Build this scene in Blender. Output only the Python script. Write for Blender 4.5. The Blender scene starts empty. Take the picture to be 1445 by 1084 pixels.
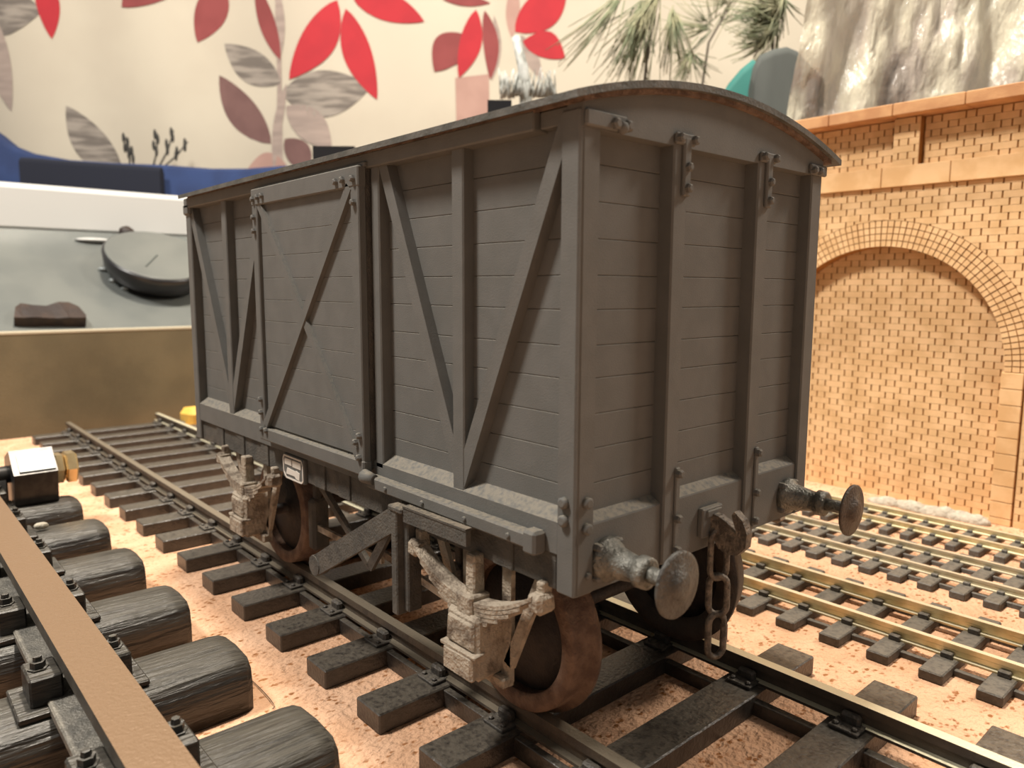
import bpy, math, random
from mathutils import Vector, Matrix, noise

# ---------------------------------------------------------------- units, camera, light
S = 0.00125                      # one drawing unit is 1.25 mm (the van is a 1:32 model)
random.seed(7)
scene = bpy.context.scene
COL = scene.collection

CAM_R = ((0.66260, 0.74896, 0.00412), (0.09860, -0.08178, -0.99176), (-0.74245, 0.65755, -0.12804))
CAM_C = Vector((58.95, -62.20, 37.03))
F_PX = 1056.0
cam_d = bpy.data.cameras.new('camera')
cam = bpy.data.objects.new('camera', cam_d)
COL.objects.link(cam)
rx, dn, fw = [Vector(r).normalized() for r in CAM_R]
M3 = Matrix((rx, -dn, -fw)).transposed()
cam.matrix_world = Matrix.Translation(CAM_C * S) @ M3.to_4x4()
cam_d.sensor_width = 36.0
cam_d.lens = F_PX * 36.0 / 1445.0
cam_d.clip_start = 0.004
cam_d.clip_end = 30
cam_d.dof.use_dof = True
cam_d.dof.focus_distance = 122 * S
cam_d.dof.aperture_fstop = 30
scene.camera = cam

world = bpy.data.worlds.new('room_light')
scene.world = world
world.use_nodes = True
world.node_tree.nodes['Background'].inputs[0].default_value = (1.0, 0.94, 0.87, 1)
world.node_tree.nodes['Background'].inputs[1].default_value = 0.22


def area(name, loc, target, size, power, col):
    d = bpy.data.lights.new(name, 'AREA')
    d.shape = 'DISK'
    d.size = size * S
    d.energy = power
    d.color = col
    o = bpy.data.objects.new(name, d)
    COL.objects.link(o)
    o.location = Vector(loc) * S
    o.rotation_euler = (Vector(target) - Vector(loc)).to_track_quat('-Z', 'Y').to_euler()
    return o


area('ceiling_lamp', (-140, 70, 760), (-40, 60, 0), 70, 14.5, (1.0, 0.90, 0.76))
area('front_fill', (-190, -300, 640), (-40, 60, 0), 120, 10.6, (1.0, 0.95, 0.88))  # added fill for the van side and wall face; no window stands there
area('end_fill', (230, 540, 560), (0, 60, 0), 160, 6.5, (1.0, 0.90, 0.78))  # added fill from behind the wall to brighten the van end; no real lamp

scene.view_settings.view_transform = 'Standard'
scene.view_settings.look = 'None'
scene.view_settings.gamma = 1.0
scene.view_settings.use_curve_mapping = False
scene.view_settings.exposure = 0.0


# ---------------------------------------------------------------- pixel -> place helpers
def ray(u, v):
    return rx * ((u - 722.5) / F_PX) + dn * ((v - 542.0) / F_PX) + fw


def on(u, v, axis, val):
    d = ray(u, v)
    return CAM_C + d * ((val - CAM_C[axis]) / d[axis])


FH = Vector((fw.x, fw.y, 0)).normalized()
RH = Vector((-FH.y, FH.x, 0)) * -1.0


def deep(u, v, D):
    """point on the upright plane that faces the camera at ground distance D"""
    d = ray(u, v)
    return CAM_C + d * (D / d.dot(FH))


# ---------------------------------------------------------------- mesh helpers
class MB:
    def __init__(self):
        self.v, self.f, self.s = [], [], []

    def add(self, vs, fs, smooth=False):
        b = len(self.v)
        self.v += [Vector(p) for p in vs]
        for k in fs:
            self.f.append([b + i for i in k])
            self.s.append(smooth)
        return self

    def box(self, x0, x1, y0, y1, z0, z1, c=0.0):
        if c <= 0:
            vs = [(x, y, z) for x in (x0, x1) for y in (y0, y1) for z in (z0, z1)]
            fs = [(0, 1, 3, 2), (4, 6, 7, 5), (0, 4, 5, 1), (2, 3, 7, 6), (0, 2, 6, 4), (1, 5, 7, 3)]
            return self.add(vs, fs)
        c = min(c, (x1 - x0) * .45, (y1 - y0) * .45, (z1 - z0) * .45)
        vs, idx = [], {}
        for i, x in enumerate((x0, x1)):
            for j, y in enumerate((y0, y1)):
                for k, z in enumerate((z0, z1)):
                    dx, dy, dz = (c, -c)[i], (c, -c)[j], (c, -c)[k]
                    for a, p in enumerate(((x, y + dy, z + dz), (x + dx, y, z + dz), (x + dx, y + dy, z))):
                        idx[i, j, k, a] = len(vs)
                        vs.append(p)
        fs = []
        for s in (0, 1):
            fs.append([idx[s, 0, 0, 0], idx[s, 1, 0, 0], idx[s, 1, 1, 0], idx[s, 0, 1, 0]])
            fs.append([idx[0, s, 0, 1], idx[1, s, 0, 1], idx[1, s, 1, 1], idx[0, s, 1, 1]])
            fs.append([idx[0, 0, s, 2], idx[1, 0, s, 2], idx[1, 1, s, 2], idx[0, 1, s, 2]])
        for a in (0, 1):
            for b in (0, 1):
                fs.append([idx[a, b, 0, 0], idx[a, b, 0, 1], idx[a, b, 1, 1], idx[a, b, 1, 0]])
                fs.append([idx[a, 0, b, 0], idx[a, 0, b, 2], idx[a, 1, b, 2], idx[a, 1, b, 0]])
                fs.append([idx[0, a, b, 1], idx[0, a, b, 2], idx[1, a, b, 2], idx[1, a, b, 1]])
        for i in (0, 1):
            for j in (0, 1):
                for k in (0, 1):
                    fs.append([idx[i, j, k, 0], idx[i, j, k, 1], idx[i, j, k, 2]])
        return self.add(vs, fs)

    def prism(self, poly, axis, a0, a1):
        """poly: 2D points in the two other axes (in order x,y,z without axis)"""
        n = len(poly)

        def mk(p, a):
            q = list(p)
            q.insert(axis, a)
            return q
        vs = [mk(p, a0) for p in poly] + [mk(p, a1) for p in poly]
        fs = [list(range(n)), list(range(n, 2 * n))[::-1]]
        fs += [[i, (i + 1) % n, n + (i + 1) % n, n + i] for i in range(n)]
        return self.add(vs, fs)

    def frame(self, d):
        d = Vector(d).normalized()
        a = Vector((0, 0, 1)) if abs(d.z) < .9 else Vector((1, 0, 0))
        u = d.cross(a).normalized()
        return d, u, d.cross(u)

    def lathe(self, o, d, prof, n=20, smooth=True, cap=True):
        """prof: list of (distance along d, radius)"""
        o = Vector(o)
        d, u, w = self.frame(d)
        vs, fs, caps = [], [], []
        for a, r in prof:
            for i in range(n):
                t = 2 * math.pi * i / n
                vs.append(o + d * a + (u * math.cos(t) + w * math.sin(t)) * r)
        for k in range(len(prof) - 1):
            for i in range(n):
                j = (i + 1) % n
                fs.append([k * n + i, k * n + j, (k + 1) * n + j, (k + 1) * n + i])
        self.add(vs, fs, smooth)
        b = len(self.v) - len(vs)
        for k in (0, len(prof) - 1):
            if cap and prof[k][1] > 1e-4:
                self.f.append([b + k * n + i for i in range(n)])
                self.s.append(False)
        return self

    def cyl(self, p0, p1, r0, r1=None, n=14, smooth=True):
        p0, p1 = Vector(p0), Vector(p1)
        return self.lathe(p0, p1 - p0, [(0, r0), ((p1 - p0).length, r0 if r1 is None else r1)], n, smooth)

    def bolt(self, p, d, r=.55, h=.6, n=6):
        return self.lathe(p, d, [(-.1, r), (h * .7, r), (h, r * .6)], n, n > 7)

    def bar(self, p0, p1, wdir, w, t, tdir=None):
        """straight bar; w = full width along wdir, t = full thickness across"""
        p0, p1 = Vector(p0), Vector(p1)
        d = (p1 - p0).normalized()
        wd = Vector(wdir)
        wd = (wd - d * wd.dot(d)).normalized()
        td = d.cross(wd)
        vs = []
        for p in (p0, p1):
            for a, b in ((-1, -1), (1, -1), (1, 1), (-1, 1)):
                vs.append(p + wd * (a * w / 2) + td * (b * t / 2))
        return self.add(vs, [(0, 1, 2, 3), (7, 6, 5, 4), (0, 4, 5, 1), (1, 5, 6, 2), (2, 6, 7, 3), (3, 7, 4, 0)])

    def tube(self, pts, r, n=8, closed=False, taper=None):
        pts = [Vector(p) for p in pts]
        m = len(pts)
        vs, fs = [], []
        ref = None
        for i, p in enumerate(pts):
            if closed:
                d = pts[(i + 1) % m] - pts[i - 1]
            else:
                d = pts[min(i + 1, m - 1)] - pts[max(i - 1, 0)]
            d.normalize()
            if ref is None:
                ref = d.cross(Vector((.3, .5, .81))).normalized()
            u = (ref - d * ref.dot(d)).normalized()
            ref = u
            w = d.cross(u)
            rr = r if taper is None else r * (1 + (taper - 1) * i / (m - 1))
            for k in range(n):
                t = 2 * math.pi * k / n
                vs.append(p + (u * math.cos(t) + w * math.sin(t)) * rr)
        for i in range(m if closed else m - 1):
            for k in range(n):
                a, b = i * n, ((i + 1) % m) * n
                fs.append([a + k, a + (k + 1) % n, b + (k + 1) % n, b + k])
        self.add(vs, fs, True)
        if not closed:
            b = len(self.v) - len(vs)
            self.f.append([b + k for k in range(n)])
            self.f.append([b + (m - 1) * n + k for k in range(n)])
            self.s += [False, False]
        return self

    def ball(self, c, rad, n=10, m=7):
        c = Vector(c)
        if not hasattr(rad, '__len__'):
            rad = (rad, rad, rad)
        vs, fs = [], []
        for i in range(m + 1):
            th = math.pi * i / m
            for j in range(n):
                ph = 2 * math.pi * j / n
                vs.append(c + Vector((rad[0] * math.sin(th) * math.cos(ph), rad[1] * math.sin(th) * math.sin(ph), rad[2] * math.cos(th))))
        for i in range(m):
            for j in range(n):
                fs.append([i * n + j, i * n + (j + 1) % n, (i + 1) * n + (j + 1) % n, (i + 1) * n + j])
        return self.add(vs, fs, True)

    def jitter(self, a, sc=.3):
        for p in self.v:
            p += noise.noise_vector(p * sc) * a
        return self

    def mesh(self, name, off=Vector((0, 0, 0))):
        me = bpy.data.meshes.new(name)
        me.from_pydata([((p - off) * S)[:] for p in self.v], [], self.f)
        me.polygons.foreach_set('use_smooth', self.s)
        me.update()
        import bmesh
        bm = bmesh.new()
        bm.from_mesh(me)
        bmesh.ops.recalc_face_normals(bm, faces=bm.faces)
        bm.to_mesh(me)
        bm.free()
        return me

    def build(self, name, mat, parent=None, label=None, cat=None, group=None, kind=None, base=None):
        if parent is not None:
            off = Vector(ORG[parent.name])
        elif base is not None:
            off = Vector(base)
        else:
            lo = [min(p[i] for p in self.v) for i in range(3)]
            hi = [max(p[i] for p in self.v) for i in range(3)]
            off = Vector(((lo[0] + hi[0]) / 2, (lo[1] + hi[1]) / 2, lo[2]))
        me = self.mesh(name, off)
        me.materials.append(mat)
        o = bpy.data.objects.new(name, me)
        COL.objects.link(o)
        if parent is not None:
            o.parent = parent
            ORG[o.name] = off[:]
        else:
            o.location = off * S
            ORG[o.name] = off[:]
        tag(o, label, cat, group, kind)
        return o


ORG = {}


def tag(o, label=None, cat=None, group=None, kind=None):
    if label: o['label'] = label
    if cat: o['category'] = cat
    if group: o['group'] = group
    if kind: o['kind'] = kind
    return o


def thing(name, label, cat, base, group=None):
    o = bpy.data.objects.new(name, None)
    o.empty_display_size = 0.01
    COL.objects.link(o)
    o.location = Vector(base) * S
    ORG[o.name] = tuple(base)
    return tag(o, label, cat, group)


def place(name, me, parent, loc, rot=None):
    """a piece that shares mesh data; loc is in drawing units in the world, parent's own origin is taken off"""
    o = bpy.data.objects.new(name, me)
    COL.objects.link(o)
    o.parent = parent
    off = Vector(ORG[parent.name])
    o.location = (Vector(loc) - off) * S
    if rot: o.rotation_euler = rot
    ORG[o.name] = tuple(loc)
    return o


# ---------------------------------------------------------------- materials
def mat(name, col, col2=None, ns=.5, rough=.7, metal=0.0, bump=0.0, bs=2.0, stretch=(1, 1, 1), dust=None,
        dust_amt=1.0, top=None, spec=.5, detail=4.0, contrast=(.35, .65), fleck=None):
    m = bpy.data.materials.new(name)
    m.use_nodes = True
    nt = m.node_tree
    N, Lk = nt.nodes, nt.links
    b = N['Principled BSDF']
    b.inputs['Roughness'].default_value = rough
    b.inputs['Metallic'].default_value = metal
    b.inputs['Specular IOR Level'].default_value = spec
    geo = N.new('ShaderNodeNewGeometry')
    mp = N.new('ShaderNodeMapping')
    mp.inputs['Scale'].default_value = [s / S for s in stretch]
    Lk.new(geo.outputs['Position'], mp.inputs['Vector'])

    def nz(scale, det=detail):
        n = N.new('ShaderNodeTexNoise')
        n.inputs['Scale'].default_value = scale
        n.inputs['Detail'].default_value = det
        Lk.new(mp.outputs['Vector'], n.inputs['Vector'])
        return n

    def mix(fac, a, c):
        x = N.new('ShaderNodeMix')
        x.data_type = 'RGBA'
        if fac is not None: Lk.new(fac, x.inputs[0])
        for sock, val in ((x.inputs[6], a), (x.inputs[7], c)):
            if isinstance(val, tuple): sock.default_value = (*val, 1)
            else: Lk.new(val, sock)
        return x.outputs[2]

    def ramp(src, lo, hi):
        r = N.new('ShaderNodeMapRange')
        r.interpolation_type = 'SMOOTHSTEP'
        r.inputs[1].default_value = lo
        r.inputs[2].default_value = hi
        Lk.new(src, r.inputs[0])
        return r.outputs[0]

    def mul(a, c):
        x = N.new('ShaderNodeMath')
        x.operation = 'MULTIPLY'
        for sock, val in ((x.inputs[0], a), (x.inputs[1], c)):
            if isinstance(val, (int, float)): sock.default_value = val
            else: Lk.new(val, sock)
        return x.outputs[0]

    out = tuple(col)
    if col2:
        out = mix(ramp(nz(ns).outputs[0], *contrast), tuple(col), tuple(col2))
    if fleck:                       # (colour, scale, threshold)
        vo = N.new('ShaderNodeTexVoronoi')
        vo.inputs['Scale'].default_value = fleck[1]
        wn = nz(fleck[1] * 1.7)
        ad = N.new('ShaderNodeVectorMath')
        ad.operation = 'MULTIPLY_ADD'
        Lk.new(wn.outputs['Color'], ad.inputs[0])
        ad.inputs[1].default_value = (.9 / fleck[1],) * 3
        Lk.new(mp.outputs['Vector'], ad.inputs[2])
        Lk.new(ad.outputs[0], vo.inputs['Vector'])
        f1 = ramp(vo.outputs['Distance'], fleck[2], fleck[2] * .45)
        f2 = ramp(nz(fleck[1] * .3, 3).outputs[0], .44, .60)
        out = mix(mul(f1, f2), out, tuple(fleck[0]))
    sep = N.new('ShaderNodeSeparateXYZ')
    Lk.new(geo.outputs['Normal'], sep.inputs[0])
    if dust:
        d1 = ramp(sep.outputs[2], .45, .95)
        d2 = ramp(nz(1.3, 6).outputs[0], .25, .62)
        out = mix(mul(mul(d1, d2), dust_amt), out, tuple(dust))
    if top:                          # (colour, roughness, metallic): worn bright upward face; right van rail: painted glint
        t1 = ramp(sep.outputs[2], .8, .97)
        out = mix(t1, out, tuple(top[0]))
        for inp, a, c in (('Roughness', rough, top[1]), ('Metallic', metal, top[2])):
            x = N.new('ShaderNodeMix')
            Lk.new(t1, x.inputs[0])
            x.inputs[2].default_value = a
            x.inputs[3].default_value = c
            Lk.new(x.outputs[0], b.inputs[inp])
    if isinstance(out, tuple):
        b.inputs['Base Color'].default_value = (*out, 1)
    else:
        Lk.new(out, b.inputs['Base Color'])
    if bump:
        bn = N.new('ShaderNodeBump')
        bn.inputs['Strength'].default_value = 1.0
        bn.inputs['Distance'].default_value = bump * S
        Lk.new(nz(bs, 6).outputs[0], bn.inputs['Height'])
        Lk.new(bn.outputs[0], b.inputs['Normal'])
    return m


PAINT = mat('van_paint', (.128, .125, .114), (.141, .137, .126), .25, .72, bump=.045, bs=5, dust=(.30, .255, .19), dust_amt=.75, spec=.35)
PAINT_D = mat('van_underframe_paint', (.075, .070, .062), (.115, .104, .088), .3, .75, bump=.2, bs=2.5, dust=(.34, .27, .19), dust_amt=.6, spec=.3)
ROOF = mat('roof_paint', (.085, .085, .075), (.13, .125, .11), .3, .6, bump=.15, bs=2, spec=.4)
ROOF_EDGE = mat('roof_card_edge', (.10, .06, .04), (.2, .13, .09), .5, .85, bump=.3, bs=2)
GEAR = mat('dusty_running_gear', (.42, .345, .26), (.16, .12, .085), .35, .8, bump=.5, bs=1.6, contrast=(.42, .7))
RUST = mat('rusty_wheel', (.115, .064, .042), (.20, .122, .08), .4, .6, metal=.2, bump=.25, bs=2)
BLACKISH = mat('black_iron_and_shaded_tyre', (.060, .046, .038), (.09, .066, .05), .4, .6, bump=.2, bs=2)
DISC = mat('dark_wheel_disc', (.028, .022, .02), (.045, .034, .028), .4, .7, bump=.2, bs=2)
BUFFER = mat('worn_buffer_steel', (.15, .145, .125), (.26, .25, .215), .6, .42, metal=.55, bump=.35, bs=2.2)
BUFHEAD = mat('worn_buffer_face', (.075, .070, .062), (.125, .118, .105), .6, .42, metal=.4, bump=.3, bs=2.2)
BUFRUST = mat('rusty_buffer_face', (.075, .055, .043), (.12, .095, .075), .5, .5, metal=.4, bump=.3, bs=2.5)
CHAIN = mat('worn_chain_steel', (.10, .085, .07), (.23, .19, .15), .9, .5, metal=.45, bump=.3, bs=2.5)
WHITE = mat('white_lettering', (.72, .66, .58), rough=.7)
RAIL = mat('brown_rail', (.050, .038, .028), (.085, .064, .044), .3, .6, metal=.0, bump=.12, bs=2, top=((.24, .20, .145), .45, .5))
RAIL_GLINT = mat('rail_painted_glint', (.045, .035, .026), (.07, .055, .04), .3, .6, bump=.12, bs=2, top=((.80, .74, .54), .38, .5))  # brighter copy of the rail: lamp reflection put into the top colour
SLEEPER = mat('black_sleeper', (.024, .020, .017), (.040, .034, .028), .5, .36, bump=.16, bs=1.6, dust=(.17, .145, .11), dust_amt=.45, spec=.7)
CHAIR = mat('black_chair', (.040, .035, .030), (.07, .06, .05), .6, .5, bump=.3, bs=1.5, dust=(.2, .17, .13), dust_amt=.4)
BIGSL = mat('grained_black_sleeper', (.016, .014, .012), (.042, .037, .031), .5, .36, bump=.6, bs=.9, stretch=(1.6, .12, 1.2), dust=(.15, .135, .105), dust_amt=.32)
BIGRAIL = mat('heavy_rail_steel', (.060, .056, .048), (.10, .094, .078), .2, .5, metal=.4, bump=.15, bs=2, top=((.21, .13, .072), .45, .25))
FOOT = mat('grey_rail_foot', (.15, .14, .12), (.24, .22, .185), .4, .5, metal=.3, bump=.3, bs=2)
BRASSRAIL = mat('nickel_rail', (.60, .52, .30), (.75, .67, .43), .3, .36, metal=.75, top=((.92, .85, .64), .34, .6))
GREYRAIL = mat('dull_nickel_rail', (.42, .37, .25), (.52, .46, .32), .3, .4, metal=.6, top=((.74, .66, .50), .38, .55))
SL2 = mat('brown_plastic_sleeper', (.062, .054, .045), (.09, .08, .067), .8, .6, bump=.2, bs=2, dust=(.2, .17, .13), dust_amt=.5)
CORK = mat('cork', (.72, .445, .285), (.60, .345, .205), .12, .92, bump=1.1, bs=1.1, fleck=((.30, .125, .045), .95, .46), spec=.15, contrast=(.3, .7), stretch=(1, .7, 1))
TABLE = mat('table_top', (.16, .12, .085), (.22, .17, .12), .02, .7)
BRICK = mat('lasercut_brick', (.80, .53, .28), (.68, .43, .21), .14, .8, bump=.12, bs=3, spec=.2)
BURNT = mat('burnt_joint', (.36, .175, .055), (.28, .125, .04), .3, .9, spec=.1)
STONE = mat('lasercut_stone', (.80, .52, .27), (.68, .41, .19), .12, .8, bump=.08, bs=3, spec=.2)
COPING = mat('coping_board', (.60, .33, .155), (.48, .24, .11), .15, .75, bump=.08, bs=3, spec=.25)
BOARD = mat('olive_board', (.112, .088, .047), (.138, .108, .058), .05, .85, bump=.15, bs=2)
BOARDTOP = mat('board_edge', (.42, .37, .27), rough=.8)
GREYPANEL = mat('grey_enamel', (.105, .113, .107), (.135, .142, .131), .03, .35)
WHITEPANEL = mat('white_enamel', (.50, .50, .485), rough=.3)
BLACKRIM = mat('black_plastic', (.015, .015, .017), rough=.28)
CHROME = mat('bright_chrome', (.30, .33, .33), rough=.45, metal=.3)
BRASS = mat('brass_nut', (.80, .62, .34), (.7, .52, .28), .5, .25, metal=.9)
DARKSTEEL = mat('dark_steel', (.035, .033, .032), (.06, .055, .05), .4, .35, metal=.5)
DKBROWN = mat('dark_brown_leather', (.014, .006, .004), (.035, .016, .008), .1, .6, bump=.3, bs=.6)
BLUE = mat('blue_cloth', (.016, .036, .115), (.012, .026, .085), .05, .9, bump=.4, bs=1.5)
NAVY = mat('navy_cloth', (.006, .008, .018), rough=.95)
CURTAIN = mat('cream_curtain', (.51, .462, .375), (.47, .42, .34), .012, .9, bump=.2, bs=2.0, stretch=(1, 1, 1))
RED = mat('red_print', (.40, .022, .032), (.36, .02, .03), .05, .9)
DKRED = mat('dull_red_print', (.23, .05, .05), (.20, .042, .042), .05, .9)
MAUVE = mat('mauve_print', (.16, .085, .078), (.135, .07, .065), .05, .9)
PINK = mat('pale_pink_print', (.40, .25, .21), (.36, .22, .185), .05, .9)
GREYP = mat('brushed_grey_print', (.14, .12, .105), (.29, .255, .22), .09, .9, stretch=(.35, .35, 2.4), contrast=(.4, .62))
GREYL = mat('light_grey_print', (.34, .27, .235), (.27, .215, .19), .09, .9, stretch=(.35, .35, 2.4))
NEEDLE = mat('pine_needle', (.13, .16, .085), (.26, .25, .15), .08, .6)
TWIG = mat('twig_bark', (.075, .06, .042), rough=.8)
DKTWIG = mat('dark_dry_twig', (.03, .028, .025), rough=.8)
FROST = mat('frosted_twig', (.50, .52, .50), (.15, .15, .13), .12, .7)
TEAL = mat('teal_cloth', (.010, .135, .115), rough=.75)
GREYCLOTH = mat('grey_cloth', (.06, .068, .062), (.03, .034, .032), .03, .8, stretch=(1, 1, .4))
YELLOW = mat('yellow_plastic', (.85, .52, .10), rough=.5)
PLASTER = mat('grey_plaster', (.50, .45, .36), (.38, .34, .27), .5, .95, bump=.6, bs=1)
HAIR = mat('dark_fibre', (.06, .035, .02), rough=.7)


def plastic_mat():
    m = bpy.data.materials.new('clear_crinkled_plastic')
    m.use_nodes = True
    N, Lk = m.node_tree.nodes, m.node_tree.links
    b = N['Principled BSDF']
    geo = N.new('ShaderNodeNewGeometry')
    mp = N.new('ShaderNodeMapping')
    mp.inputs['Scale'].default_value = (1 / S, 1 / S, .33 / S)
    Lk.new(geo.outputs['Position'], mp.inputs[0])
    n = N.new('ShaderNodeTexNoise')
    n.inputs['Scale'].default_value = .055
    n.inputs['Detail'].default_value = 6
    Lk.new(mp.outputs[0], n.inputs['Vector'])
    r = N.new('ShaderNodeValToRGB')
    e = r.color_ramp.elements
    e[0].position, e[0].color = .30, (.16, .14, .12, 1)
    e[1].position, e[1].color = .54, (.66, .62, .48, 1)
    x = e.new(.42); x.color = (.46, .40, .34, 1)
    Lk.new(n.outputs[0], r.inputs[0])
    Lk.new(r.outputs[0], b.inputs['Base Color'])
    b.inputs['Roughness'].default_value = .16
    b.inputs['Specular IOR Level'].default_value = .8
    n2 = N.new('ShaderNodeTexNoise')
    n2.inputs['Scale'].default_value = .22
    n2.inputs['Detail'].default_value = 5
    Lk.new(mp.outputs[0], n2.inputs['Vector'])
    bp = N.new('ShaderNodeBump')
    bp.inputs['Distance'].default_value = 2.5 * S
    Lk.new(n2.outputs[0], bp.inputs['Height'])
    Lk.new(bp.outputs[0], b.inputs['Normal'])
    tr = N.new('ShaderNodeBsdfTransparent')
    mx = N.new('ShaderNodeMixShader')
    mx.inputs[0].default_value = .78
    Lk.new(tr.outputs[0], mx.inputs[1])
    Lk.new(b.outputs[0], mx.inputs[2])
    Lk.new(mx.outputs[0], N['Material Output'].inputs[0])
    return m


PLASTIC = plastic_mat()

# ---------------------------------------------------------------- setting
ZG = -31.5                                     # top of the cork board
ZT = -35.5                                     # table top below it
MB().box(-900, 420, -420, 900, ZT - 12, ZT).build('floor', TABLE, kind='structure', label='brown table top under the cork board')
MB().box(-338, 170, -190, 214, ZT, ZG, .4).build('cork_board', CORK, label='tan cork board that carries all the railway tracks', cat='cork board')

# ---------------------------------------------------------------- the van
L, W = 128.8, 56.0
van = thing('box_van', 'dark grey four wheeled model railway van standing on the middle track', 'railway van', (-64, 28, -24.5))
ZP = [8.2, 13.0, 17.4, 21.7, 26.1, 30.1, 34.4, 38.5, 42.8, 47.1, 51.4, 56.6]
MB().box(-126.2, -2.7, 2.7, 53.3, 3.5, 57).build('body_core', PAINT_D, van)
G = .03
for a, b in zip(ZP, ZP[1:]):
    o = MB().box(-126.6, -2.2, 2.0, 2.9, a + G, b - G, .07).build('side_plank', PAINT, van)
    o2 = o.copy(); COL.objects.link(o2); o2.parent = van; o2.location.y += 51.1 * S
    o = MB().box(-2.9, -2.0, 2.2, 53.8, a + G, b - G, .07).build('end_plank', PAINT, van)
    o2 = o.copy(); COL.objects.link(o2); o2.parent = van; o2.location.x -= (L - 4.9) * S
# corner posts (angle irons)
for xs in (0, -1):
    for ys in (0, 1):
        fx = (lambda x: x) if xs == 0 else (lambda x: -L - x)
        fy = (lambda y: y) if ys == 0 else (lambda y: W - y)
        m = MB()
        for (x0, x1, y0, y1) in ((-3.1, -.12, 0, 2.6), (-2.6, 0, .45, 3.4)):
            a, b = sorted((fx(x0), fx(x1))); c, d = sorted((fy(y0), fy(y1)))
            m.box(a, b, c, d, .0, 56.8, .22)
        m.build('corner_post', PAINT, van)
# side framing, near side
for x0, x1, y0 in ((-24.1, -21.5, .2), (-44.6, -42.4, .1), (-107.0, -104.4, .2), (-88.4, -86.4, .1)):
    MB().box(x0, x1, y0, 2.4, 8, 56, .2).build('side_post', PAINT, van)
for p0, p1 in (((-2.4, 56.2), (-22.8, 9.2)), ((-41.6, 55.8), (-22.8, 10.5)), ((-126.6, 56.0), (-105.8, 10)), ((-85.8, 56), (-105.6, 10))):
    MB().bar((p0[0], 1.2, p0[1]), (p1[0], 1.2, p1[1]), (1, 0, 0), 2.15, 1.8).build('diagonal_brace', PAINT, van)
MB().box(-128.3, -7.2, -.5, 2.4, 55.2, 57.5, .2).build('top_plate', PAINT, van)
MB().box(-7.1, -.3, .5, 2.4, 55.4, 57.4, .15).build('top_plate', PAINT, van)
m = MB().prism([(.1, 4.8), (2.6, 4.8), (2.6, 10.3), (2.0, 10.2), (.1, 8.8)], 0, -127.6, -3)
m.build('bottom_rail', PAINT, van)
MB().box(-44.8, -5.6, -1.7, .2, 4.9, 6.9, .25).build('door_runner', PAINT, van)
MB().box(-7.2, -4.9, -2.0, .2, 4.4, 7.4, .35).build('runner_stop', PAINT, van)
m = MB()
for x in (-39, -29, -19, -10): m.bolt((x, -1.65, 5.8), (0, -1, 0), .4, .35, 8)
m.build('runner_rivets', PAINT, van)
# door
door = MB().box(-85.2, -45.2, -.9, 1.6, 7.6, 55.3, .15).build('door', PAINT_D, van)
zs = [9.6, 13.6, 17.8, 22.0, 26.3, 30.4, 34.5, 38.6, 42.8, 47.1, 52.6]
for a, b in zip(zs, zs[1:]):
    MB().box(-83, -47.4, -1.15, -.4, a + .02, b - .02, .06).build('door_plank', PAINT, door)
for x0, x1 in ((-85.4, -83.1), (-47.5, -45.0)):
    MB().box(x0, x1, -1.9, -.5, 7.6, 55.4, .18).build('door_stile', PAINT, door)
MB().box(-85.5, -44.9, -2.0, -.45, 52.4, 55.55, .2).build('door_top_rail', PAINT, door)
MB().box(-85.55, -44.85, -2.05, -.4, 6.6, 9.2, .25).build('door_bottom_rail', PAINT, door)
MB().bar((-82.6, -1.35, 52.6), (-47.6, -1.35, 9.8), (1, 0, 0), 1.5, .9).build('door_brace', PAINT, door)
MB().bar((-47.8, -1.45, 52.6), (-82.8, -1.45, 9.8), (1, 0, 0), 1.7, 1.1).build('door_brace', PAINT, door)
m = MB().box(-86, -44.4, -1.1, .3, 55.35, 56.1, .15)
m.build('door_track', PAINT, door)
for cx, cz, pts in ((-84.2, 53.6, [(0, 0), (2.2, .2), (4.2, .3), (0, -3.4), (0, -6)]), (-46.2, 53.6, [(0, 0), (-3.2, .1), (-5.4, 0), (0, -3.6)]),
                    (-46.2, 9.6, [(0, 0), (-1, 2.4), (.2, 3.6)]), (-84.2, 8.8, [(0, 0), (2.2, 0), (0, 3.4), (0, 6)])):
    m = MB()
    for dx, dz in pts:
        m.bolt((cx + dx, -1.95, cz + dz), (0, -1, 0), .55, .7, 6)
    m.build('bolted_corner', PAINT, door)
MB().cyl((-44.9, -2.1, 6.9), (-42.6, -1.4, 6.5), 1.15, .9, 10).jitter(.2, .8).build('door_catch', PAINT, door)
# end framing
for y0, y1 in ((16.8, 19.7), (36.6, 39.6)):
    MB().box(-2.4, .2, y0, y1, .1, 55.2, .22).build('end_post', PAINT, van)


def arc(y, z0, k=190.0, yc=27.3):
    return z0 - (y - yc) ** 2 / k


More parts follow.
